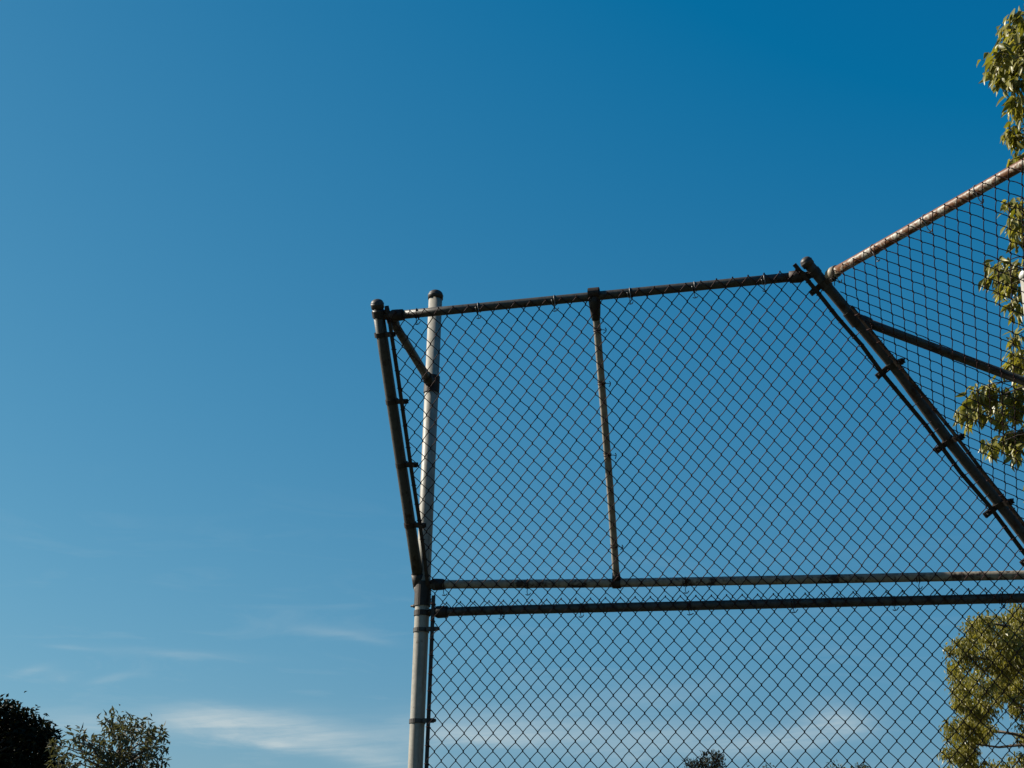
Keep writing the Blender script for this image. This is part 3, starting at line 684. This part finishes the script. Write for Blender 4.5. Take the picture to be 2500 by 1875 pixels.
# right hood panel
L3 = [uv(P2, p) for p in B['hip_tension_right']]
ends = [uv(P2, Vector(B['rust_rail'][2])), uv(P2, Vector(B['hip'][-1]) + (Vector(B['rust_rail'][2]) - Vector(B['rust_rail'][0])))]
s0 = uv(P2, B['rust_rail'][0])
poly2 = [(s0[0] - .0, s0[1] - .1), (s0[0] + .012, s0[1] + .055)] + [(a - .006, b) for a, b in L3] + [(L3[-1][0] + .02, L3[-1][1] + .02), (L3[-1][0] + 2.75, L3[-1][1] + .02), (ends[0][0] - .1, ends[0][1] - .1)]
fabric(P2, (-16, 150, -1, 24), poly2, 'chain-link mesh of the right hood panel', 3)

# rails of the right-hand bay that run on out of the picture
ra = Vector((CX, CY, 3.318)); rdir = Vector(P2['r'])
rail('rail', [ra + rdir * .05, ra + rdir * 1.5, ra + rdir * 2.95], R_RAIL, M_RAIL, 'lower rail of the right hood panel')
rail('rail', [ra + rdir * .05 - UP * .10, ra + rdir * 1.5 - UP * .10, ra + rdir * 2.95 - UP * .10], R_RAIL, M_PIPE, 'top rail of the right-hand upright fence')
fp = ra + rdir * 3.0
fpost = pipe('post', [(fp.x, fp.y, 0), (fp.x, fp.y, 2.4), (fp.x, fp.y, 4.8)], R_POST, M_POST, BS, 'far right post of the backstop')
cap('post_cap', (fp.x, fp.y, 4.8), UP, R_POST, M_CAP, fpost)
pipe('hood_bar', [Vector(B['rust_rail'][2]), ra + rdir * 2.97], R_HIP, M_HIP, BS, 'sloping pipe at the far right end of the hood')
PR = dict(o=[ra.x, ra.y, 3.3], r=list(rdir), c=[0, 0, -1], n=list(rdir.cross(Vector((0, 0, -1)))), i0=0, j0=0,
          cu=[0, .071, 0] + [0] * 7, cv=[0, 0, .0836] + [0] * 7, lim=[-5, 100, -5, 100])
fabric(PR, (1, 82, 0, 39), [(.06, -.3), (2.95, -.3), (2.95, 3.25), (.06, 3.25)], 'chain-link mesh of the right-hand upright fence', 4)
# bottom rail of both upright bays
a = pp(P0, pu + .04, uv(P0, (0, 0, .06))[1], .025); b = pp(P0, u_end + .02, uv(P0, (0, 0, .06))[1], .025)
rail('rail', [a, b], R_RAIL, M_PIPE, 'bottom rail of the upright fence')

# --- fabric loops round the tension bars
def loops(pts, n, P, parent, jitter, spur):
    mb = MB(); pts = subdiv([Vector(p) for p in pts], 6)
    cum = [0]
    for a, b in zip(pts[:-1], pts[1:]): cum.append(cum[-1] + (b - a).length)
    rr = random.Random(n)
    nn = Vector(P['n'])
    for k in range(n):
        s = (k + .5 + rr.uniform(-jitter, jitter)) / n * cum[-1]
        q = max(i for i in range(len(cum)) if cum[i] <= s); q = min(q, len(pts) - 2)
        p = lerp(pts[q], pts[q + 1], (s - cum[q]) / max(cum[q + 1] - cum[q], 1e-6))
        t = (pts[q + 1] - pts[q]).normalized(); sd = t.cross(nn).normalized()
        path = []
        for m_ in range(9):
            a = -math.pi * .8 + 1.6 * math.pi * m_ / 8
            path.append(p + sd * (.0125 * math.cos(a) * spur[0]) + nn * (.0085 * math.sin(a)) + t * (.004 * (m_ / 4 - 1)))
        mb.tube(path, WIRE * 1.05, 6)
        if spur[1] and rr.random() < spur[1]:
            e = p - sd * spur[0] * .010
            d = (-sd * spur[0] + t * rr.uniform(-.6, .3)).normalized()
            mb.tube([e, e + d * rr.uniform(.010, .02), e + d * rr.uniform(.02, .03) + nn * rr.uniform(-.005, .005)], WIRE * .9, 5)
    o = mb.build('wire_loops', M_WIRE, parent)
    o['kind'] = 'stuff'
    return o
loops(B['end_tension'], 15, P1, tb_end, .08, (1, 0))
loops(B['hip_tension_left'], 24, P1, tb_hl, .25, (-1, .75))
loops(B['hip_tension_right'], 19, P2, tb_hr, .2, (1, .0))
loops(pb_pts, 38, P0, tb_post, .05, (1, 0))

# --- wire ties round the rails
def tie(pt, axis, r, n, parent, tail=None, mat=M_TIE, seed=0, name='wire_tie'):
    """one and a half turns of tie wire round a pipe with a twisted tail on the fabric"""
    rr = random.Random(seed); pt = Vector(pt); ax = Vector(axis).normalized(); n = -Vector(n)
    n = (n - ax * n.dot(ax)).normalized(); b = ax.cross(n)
    mb = MB(); path = []
    for k in range(22):
        a = 2 * math.pi * 1.35 * k / 21 - .3
        path.append(pt + (n * math.cos(a) + b * math.sin(a)) * (r + .0022) + ax * (.016 * (k / 21 - .5)))
    mb.tube(path, .0019, 6)
    down = tail if tail is not None else Vector((0, 0, -1))
    e = pt + n * (r + .004) + down * (r + .012)
    mb.tube([pt + n * (r + .003) + ax * .008, e, e + down * .014 + ax * .004], .0017, 6)
    tw = e + down * .012
    mb.tube([tw - ax * .008, tw + down * .004 - n * .002, tw + ax * .010 + down * .002, tw + ax * rr.uniform(.014, .022) - down * rr.uniform(.002, .012)], .0022, 6)
    return mb.build(name, mat, parent)
def along(pts, f):
    pts = [Vector(p) for p in pts]; cum = [0]
    for a, b in zip(pts[:-1], pts[1:]): cum.append(cum[-1] + (b - a).length)
    s = f * cum[-1]; q = min(max(i for i in range(len(cum)) if cum[i] <= s + 1e-9), len(pts) - 2)
    return lerp(pts[q], pts[q + 1], (s - cum[q]) / (cum[q + 1] - cum[q])), (pts[q + 1] - pts[q]).normalized()
for k, f in enumerate((.064, .221, .411, .595, .749, .912)):
    p, t = along(B['top_rail'], f); tie(p, t, R_RAIL, P1['n'], top, Vector(P1['c']), M_TIE if k not in (0,) else M_WIRE, k)
for k, f in enumerate((.02, .165, .43, .80, .985)):
    p, t = along(B['rail1'], f); tie(p, t, R_RAIL, P1['n'], low, Vector(P1['c']), M_WIRE, 10 + k)
for k, f in enumerate((.115, .253, .435, .605, .765, .93)):
    p, t = along(B['rail2'], f); tie(p, t, R_RAIL, P0['n'], mid, Vector((0, 0, -1)), M_WIRE, 20 + k)
for k, f in enumerate((.018, .118, .245, .36, .48, .6, .72, .85)):
    p, t = along(B['rust_rail'], f); tie(p, t, R_RAIL, P2['n'], rust, Vector(P2['c']), M_TIE, 30 + k)
for k, f in enumerate((.12, .30, .545, .865)):
    p, t = along(B['strut'], f); tie(p, t, .0168, P1['n'], strut, Vector(P1['r']), M_WIRE, 40 + k)

# ------------------------------------------------------------------ trees
def leaf_mat(name, c1, c2, trans, rough=.45, spec=.4):
    m, gg, b, pos, out = new_mat(name)
    oi = gg.n('ShaderNodeObjectInfo')
    geo = gg.n('ShaderNodeNewGeometry')
    rnd = geo.outputs['Random Per Island']
    c = gg.mix(gg.m('FRACT', gg.m('ADD', rnd, oi.outputs['Random'])), (*c1, 1), (*c2, 1))
    gg.put(b.inputs['Base Color'], c); gg.put(b.inputs['Roughness'], rough)
    b.inputs['Specular IOR Level'].default_value = spec
    t = gg.n('ShaderNodeBsdfTranslucent')
    gg.put(t.inputs[0], gg.mix(1.0, c, (1.5, 1.45, .55, 1), 'MULTIPLY'))
    mx = gg.n('ShaderNodeMixShader'); mx.inputs[0].default_value = trans
    gg.nt.links.new(b.outputs[0], mx.inputs[1]); gg.nt.links.new(t.outputs[0], mx.inputs[2])
    gg.nt.links.new(mx.outputs[0], out.inputs[0])
    return m
def bark_mat(name, c1, c2):
    m, gg, b, pos, _ = new_mat(name)
    n = gg.noise(pos, 14, 6, .7, .5)
    gg.put(b.inputs['Base Color'], gg.mix(n, (*c1, 1), (*c2, 1))); gg.put(b.inputs['Roughness'], .9)
    bump(gg, b, n, .6, .02)
    return m
M_BARK = bark_mat('grey_brown_bark', (.05, .038, .028), (.13, .105, .08))
M_L_NEAR = leaf_mat('olive_leaf', (.125, .128, .020), (.27, .24, .062), .38, .38, .45)
M_L_BROAD = leaf_mat('broad_tree_leaf', (.135, .128, .022), (.26, .23, .055), .36, .42, .5)
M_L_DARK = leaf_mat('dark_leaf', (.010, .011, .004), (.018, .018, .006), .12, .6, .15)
M_L_AIRY = leaf_mat('dull_green_leaf', (.060, .060, .038), (.115, .110, .068), .2, .6, .2)
M_L_PINE = leaf_mat('pine_needle', (.016, .018, .008), (.032, .030, .012), .1, .6, .2)
M_L_SHRUB = leaf_mat('far_leaf', (.035, .042, .014), (.06, .06, .022), .2, .5, .3)

def crown(name, clumps, mat, parent, per_r2, L, Wd, seed, droop=.5, shell=.45, minn=6, fold=.25, label=None):
    """thousands of separate folded leaves scattered through clumps"""
    rng = np.random.RandomState(seed)
    vs = []; 
    for (x, y, z, r) in clumps:
        n = max(minn, int(per_r2 * r * r))
        d = rng.normal(size=(n, 3)); d /= np.linalg.norm(d, axis=1)[:, None]
        rad = r * (shell + (1 - shell) * rng.rand(n)) ** .7 * rng.uniform(.75, 1.12, n)
        # uneven outline: small sub-bunches inside each clump
        nb = max(3, n // 22); bd = rng.normal(size=(nb, 3)); bd /= np.linalg.norm(bd, axis=1)[:, None]
        bc = bd * r * rng.uniform(.45, 1.05, (nb, 1))
        pick = rng.randint(0, nb, n); useb = rng.rand(n) < .65
        P_ = d * rad[:, None]
        P_[useb] = bc[pick[useb]] + rng.normal(0, r * .16 + L * .3, (useb.sum(), 3))
        C_ = np.array([x, y, z]) + P_
        out = P_ / (np.linalg.norm(P_, axis=1)[:, None] + 1e-6)
        a = rng.normal(size=(n, 3)) * .75 + out * .55 + np.array([0, 0, -1]) * droop * 1.6
        a /= np.linalg.norm(a, axis=1)[:, None]
        up = rng.normal(size=(n, 3)) * .55 + np.array([0, 0, 1.]) + out * .5
        s = np.cross(a, up); s /= np.linalg.norm(s, axis=1)[:, None] + 1e-6
        nn = np.cross(s, a)
        l = (L * rng.uniform(.65, 1.2, n))[:, None]; w = (Wd * rng.uniform(.7, 1.15, n))[:, None]
        base = C_; tip = C_ + a * l - nn * l * .12
        mid_ = C_ + a * l * .42
        lf = mid_ + s * w * .5 + nn * w * fold; rt = mid_ - s * w * .5 + nn * w * fold
        vs.append(np.stack([base, lf, tip, rt], 1).reshape(-1, 3))
    v = np.concatenate(vs); n = len(v) // 4
    k = np.arange(n)[:, None] * 4
    f = np.concatenate([k + np.array([[0, 2, 1]]), k + np.array([[0, 3, 2]])], 1).reshape(-1)
    return raw_mesh(name, v, f, 3, mat, parent, False, None, label)

def limbs(base, top, r0, clumps, parent, seed, name='limb', frac=1.0, trunk_pts=None, rmin=.012, bend=.15):
    """tapered trunk, then limbs that reach from it to the clumps"""
    rr = random.Random(seed); base = Vector(base); top = Vector(top)
    tp = []
    for k in range(9):
        t = k / 8; p = lerp(base, top, t)
        tp.append(p + Vector((rr.uniform(-1, 1), rr.uniform(-1, 1), 0)) * r0 * .8 * (t > 0) * (t < 1))
    mb = MB(); mb.tube(tp, [r0 * (1.25 if k == 0 else 1 - .8 * k / 8) for k in range(9)], 12)
    tr = mb.build('trunk', M_BARK, parent)
    mb = MB()
    for (x, y, z, r) in clumps:
        if rr.random() > frac: continue
        c = Vector((x, y, z))
        # leave the trunk below the clump
        h = min(max((z - base.z - (c - top).length * .35) / max(top.z - base.z, .1), .25), .97)
        k = h * 8; q = min(int(k), 7); a = lerp(tp[q], tp[q + 1], k - q)
        ln = (c - a).length; pts = []
        for m_ in range(7):
            t = m_ / 6
            p = lerp(a, c, t) + Vector((rr.uniform(-1, 1), rr.uniform(-1, 1), rr.uniform(-1, 1))) * ln * .035 * math.sin(math.pi * t)
            p.z += ln * bend * math.sin(math.pi * t) * .6
            pts.append(p)
        ra = max(min(r0 * .42, ln * .022), rmin)
        mb.tube(pts, [ra * (1 - .85 * m_ / 6) + rmin * .25 for m_ in range(7)], 6)
        for s_ in range(3):
            d = Vector((rr.gauss(0, 1), rr.gauss(0, 1), rr.gauss(0, .6))).normalized() * r * rr.uniform(.7, 1.1)
            p0 = lerp(pts[4], pts[6], rr.random())
            mb.tube([p0, p0 + d * .5 + Vector((0, 0, r * .08)), p0 + d], [rmin * .7, rmin * .5, rmin * .25], 4)
    mb.build(name + 's' if False else name, M_BARK, parent)
    return tr

def tree(name, base, top, r0, clumps, mat, label, cat, dens, L, Wd, seed, droop=.5, shell=.4, group=None, frac=1.0, rmin=.012):
    t = thing(name, base, label, cat, group)
    limbs(base, top, r0, clumps, t, seed, frac=frac, rmin=rmin)
    crown('crown', clumps, mat, t, dens, L, Wd, seed + 1, droop, shell)
    return t

def footprint(clumps, dx=0, dy=0):
    x = sum(c[0] * c[3] for c in clumps) / sum(c[3] for c in clumps); y = sum(c[1] * c[3] for c in clumps) / sum(c[3] for c in clumps)
    zt = max(c[2] for c in clumps)
    return (x + dx, y + dy, -.1), (x + dx * .6, y + dy * .6, zt * .86)

def full_crown(clumps, seed, n, depth_scale=1.0):
    """give the crown depth: repeat its outer clumps behind the visible face"""
    rr = random.Random(seed); o = list(clumps)
    for _ in range(n):
        x, y, z, r = rr.choice(clumps)
        dy = rr.uniform(.5, 3.0) * depth_scale
        o.append((x * (1 + dy / y) + rr.uniform(-.2, .3) * r, y + dy, z + (z - 1.65) * dy / y - rr.uniform(.05, .5), r * rr.uniform(.8, 1.1)))
    return o

# broad tree beyond the fence, lower right
b0, t0 = (12.0, 28.5, -.05), (11.4, 28.5, 6.6)
tree('broadleaf_tree', b0, t0, .24, full_crown(BROAD_CLUMPS, 4, 55, 1.0), M_L_BROAD,
     'olive-green broadleaf tree behind the fence at the lower right, sky showing between its limbs', 'tree',
     7600, .090, .036, 11, 1.1, .3, frac=.30, rmin=.007)
# dark dome at the far left
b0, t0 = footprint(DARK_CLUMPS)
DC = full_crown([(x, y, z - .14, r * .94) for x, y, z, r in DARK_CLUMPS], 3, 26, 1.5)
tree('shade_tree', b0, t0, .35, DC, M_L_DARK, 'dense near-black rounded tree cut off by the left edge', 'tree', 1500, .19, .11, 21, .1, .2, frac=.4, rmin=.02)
# airy tree beside it
b0, t0 = footprint(AIRY_CLUMPS)
tree('airy_tree', b0, t0, .14, AIRY_CLUMPS, M_L_AIRY, 'open feathery tree with long leaflets beside the near-black tree', 'tree', 1450, .21, .072, 31, .15, .35, frac=.9, rmin=.008)
# small dark crown over the bottom edge
b0, t0 = footprint(PINE_CLUMPS)
tree('pine_tree', b0, t0, .2, PINE_CLUMPS, M_L_PINE, 'small dark tree top seen through the mesh at the bottom edge', 'tree', 2600, .16, .045, 41, -.5, .2, frac=.5, rmin=.012)
b0, t0 = footprint(SHRUB_CLUMPS)
tree('low_tree', b0, t0, .18, SHRUB_CLUMPS, M_L_SHRUB, 'faint green tree tips at the bottom edge right of the small dark tree top', 'tree', 1600, .15, .06, 51, .2, .3, frac=.5, rmin=.012)

# ---- near tree whose drooping twigs enter at the right edge
near = thing('near_tree', (8.2, 10.6, -.02), 'near tree with drooping yellow-green leaves coming in along the right edge', 'tree')
NB, NTOP = (8.2, 10.6, -.02), (7.6, 10.8, 9.2)
limbs(NB, NTOP, .19, NEAR_CLUMPS, near, 61, frac=.55, rmin=.010)
crown('crown', NEAR_CLUMPS, M_L_NEAR, near, 900, .105, .044, 62, .9, .25)
# twigs
def leaf_mesh(name, curl, fold, seed):
    rr = random.Random(seed)
    st = [(0, .04), (.14, .22), (.32, .39), (.52, .37), (.72, .23), (.88, .10), (1.0, .008)]
    vs = []; fs = []
    for (t, w) in st:
        x = t; z = -curl * t * t; 
        wv = w * .5 * rr.uniform(.94, 1.06)
        vs += [(x, -wv, z + fold * wv + .012 * math.sin(9 * t + seed)), (x, 0, z), (x, wv, z + fold * wv + .012 * math.cos(8 * t + seed))]
    for k in range(len(st) - 1):
        for q in (0, 1): fs.append((k * 3 + q, k * 3 + q + 1, k * 3 + q + 4, k * 3 + q + 3))
    me = bpy.data.meshes.new(name); me.from_pydata(vs, [], fs)
    me.polygons.foreach_set('use_smooth', [True] * len(fs)); me.materials.append(M_L_NEAR); me.update()
    return me
LEAVES = [leaf_mesh('leaf', c, f, k) for k, (c, f) in enumerate([(.10, .45), (.22, .35), (.30, .55), (.05, .30), (.16, .65)])]
rr = random.Random(77)
tw = MB(); nleaf = 0
extra = []
nb_off = Vector(NB)
MAXL = 296
total_r2 = sum(c[3] ** 2 for c in NEAR_TWIGS)
cam_p = Vector(CAM_POS)
for (x, y, z, r) in NEAR_TWIGS:
    c = Vector((x, y, z))
    inx = Vector((1, .1, .35)).normalized()       # twigs come in from the right and above
    start = c + inx * (r * 2.2 + .25)
    pts = [start, lerp(start, c, .5) + Vector((0, 0, .03)), c + Vector((0, 0, .01)), c + Vector((-r * .5, rr.uniform(-.02, .02), -r * .45))]
    tw.tube(pts, [.0052, .004, .003, .0015], 5)
    # joins the crown behind the frame edge
    far = start + Vector((.9, rr.uniform(-.3, .3), .35 + rr.uniform(0, .3)))
    tw.tube([far, lerp(far, start, .5) + Vector((0, 0, -.05)), start], [.012, .008, .0052], 5)
    n = max(8, int(round(1750 * r * r / total_r2 + 4)))
    for k in range(n):
        t = rr.random()
        a = lerp(pts[2], pts[3], t) if rr.random() < .6 else lerp(pts[1], pts[2], .4 + .6 * t)
        p = a + Vector((rr.gauss(.05, .46), rr.gauss(0, .55), rr.gauss(0, .55))) * r
        d = Vector((rr.gauss(-.42, .5), rr.gauss(-.15, .45), rr.gauss(-.95, .35))).normalized()
        nrm = Vector((rr.gauss(-.45, .5), rr.gauss(-.25, .5), rr.gauss(.6, .4)))
        nrm = (nrm - d * nrm.dot(d)).normalized()
        s = nrm.cross(d)
        L_ = rr.uniform(.060, .120)
        M_ = Matrix((d, s, nrm)).transposed().to_4x4()
        M_.translation = p - nb_off
        M_ = M_ @ Matrix.Diagonal((L_, L_ * rr.uniform(.8, 1.05), L_, 1))
        extra.append((M_.copy(), rr.randrange(5)))
        # petiole
        tw.tube([p, lerp(a, p, .3)], [.0011, .0014], 3, False)
tw.build('twigs', M_BARK, near)
# the leaves that show become parts of their own, the rest stay one mass
cinv = camo.matrix_world.inverted()
shown = []
for k, (M_, q) in enumerate(extra):
    pc_ = cinv @ (M_.translation + nb_off)
    if pc_.x / -pc_.z < 18.0 / cam.lens: shown.append(k)
rr.shuffle(shown); shown = set(shown[:MAXL])
for k in sorted(shown):
    M_, q = extra[k]
    o = bpy.data.objects.new('leaf', LEAVES[q]); COL.objects.link(o)
    o.parent = near; o.matrix_local = M_
extra = [e for k, e in enumerate(extra) if k not in shown]
if extra:
    vs = []; fs = []
    for M_, q in extra:
        k0 = len(vs); me = LEAVES[q]
        vs += [tuple(M_ @ v.co + nb_off) for v in me.vertices]; fs += [tuple(i + k0 for i in p.vertices) for p in me.polygons]
    mb = MB(); mb.add(vs, fs); o = mb.build('leaves', M_L_NEAR, near); o['kind'] = 'stuff'

# unseen tree belt added behind the viewer and right to darken shaded faces
def added_trees():
    rng = random.Random(101); cl = []
    for k in range(150):
        a = math.radians(rng.uniform(62, 232)); d = rng.uniform(24, 34)
        z = rng.uniform(1.5, 12.5) * (1 if d < 30 else 1.1)
        cl.append((math.sin(a) * d, math.cos(a) * d, z, rng.uniform(1.6, 3.2)))
    o = crown('added_trees', cl, M_L_SHRUB, None, 40, .55, .34, 102, .2, .2)
    o['kind'] = 'stuff'; o['label'] = 'unseen belt of trees added behind the viewer to cut the sky fill'
added_trees()
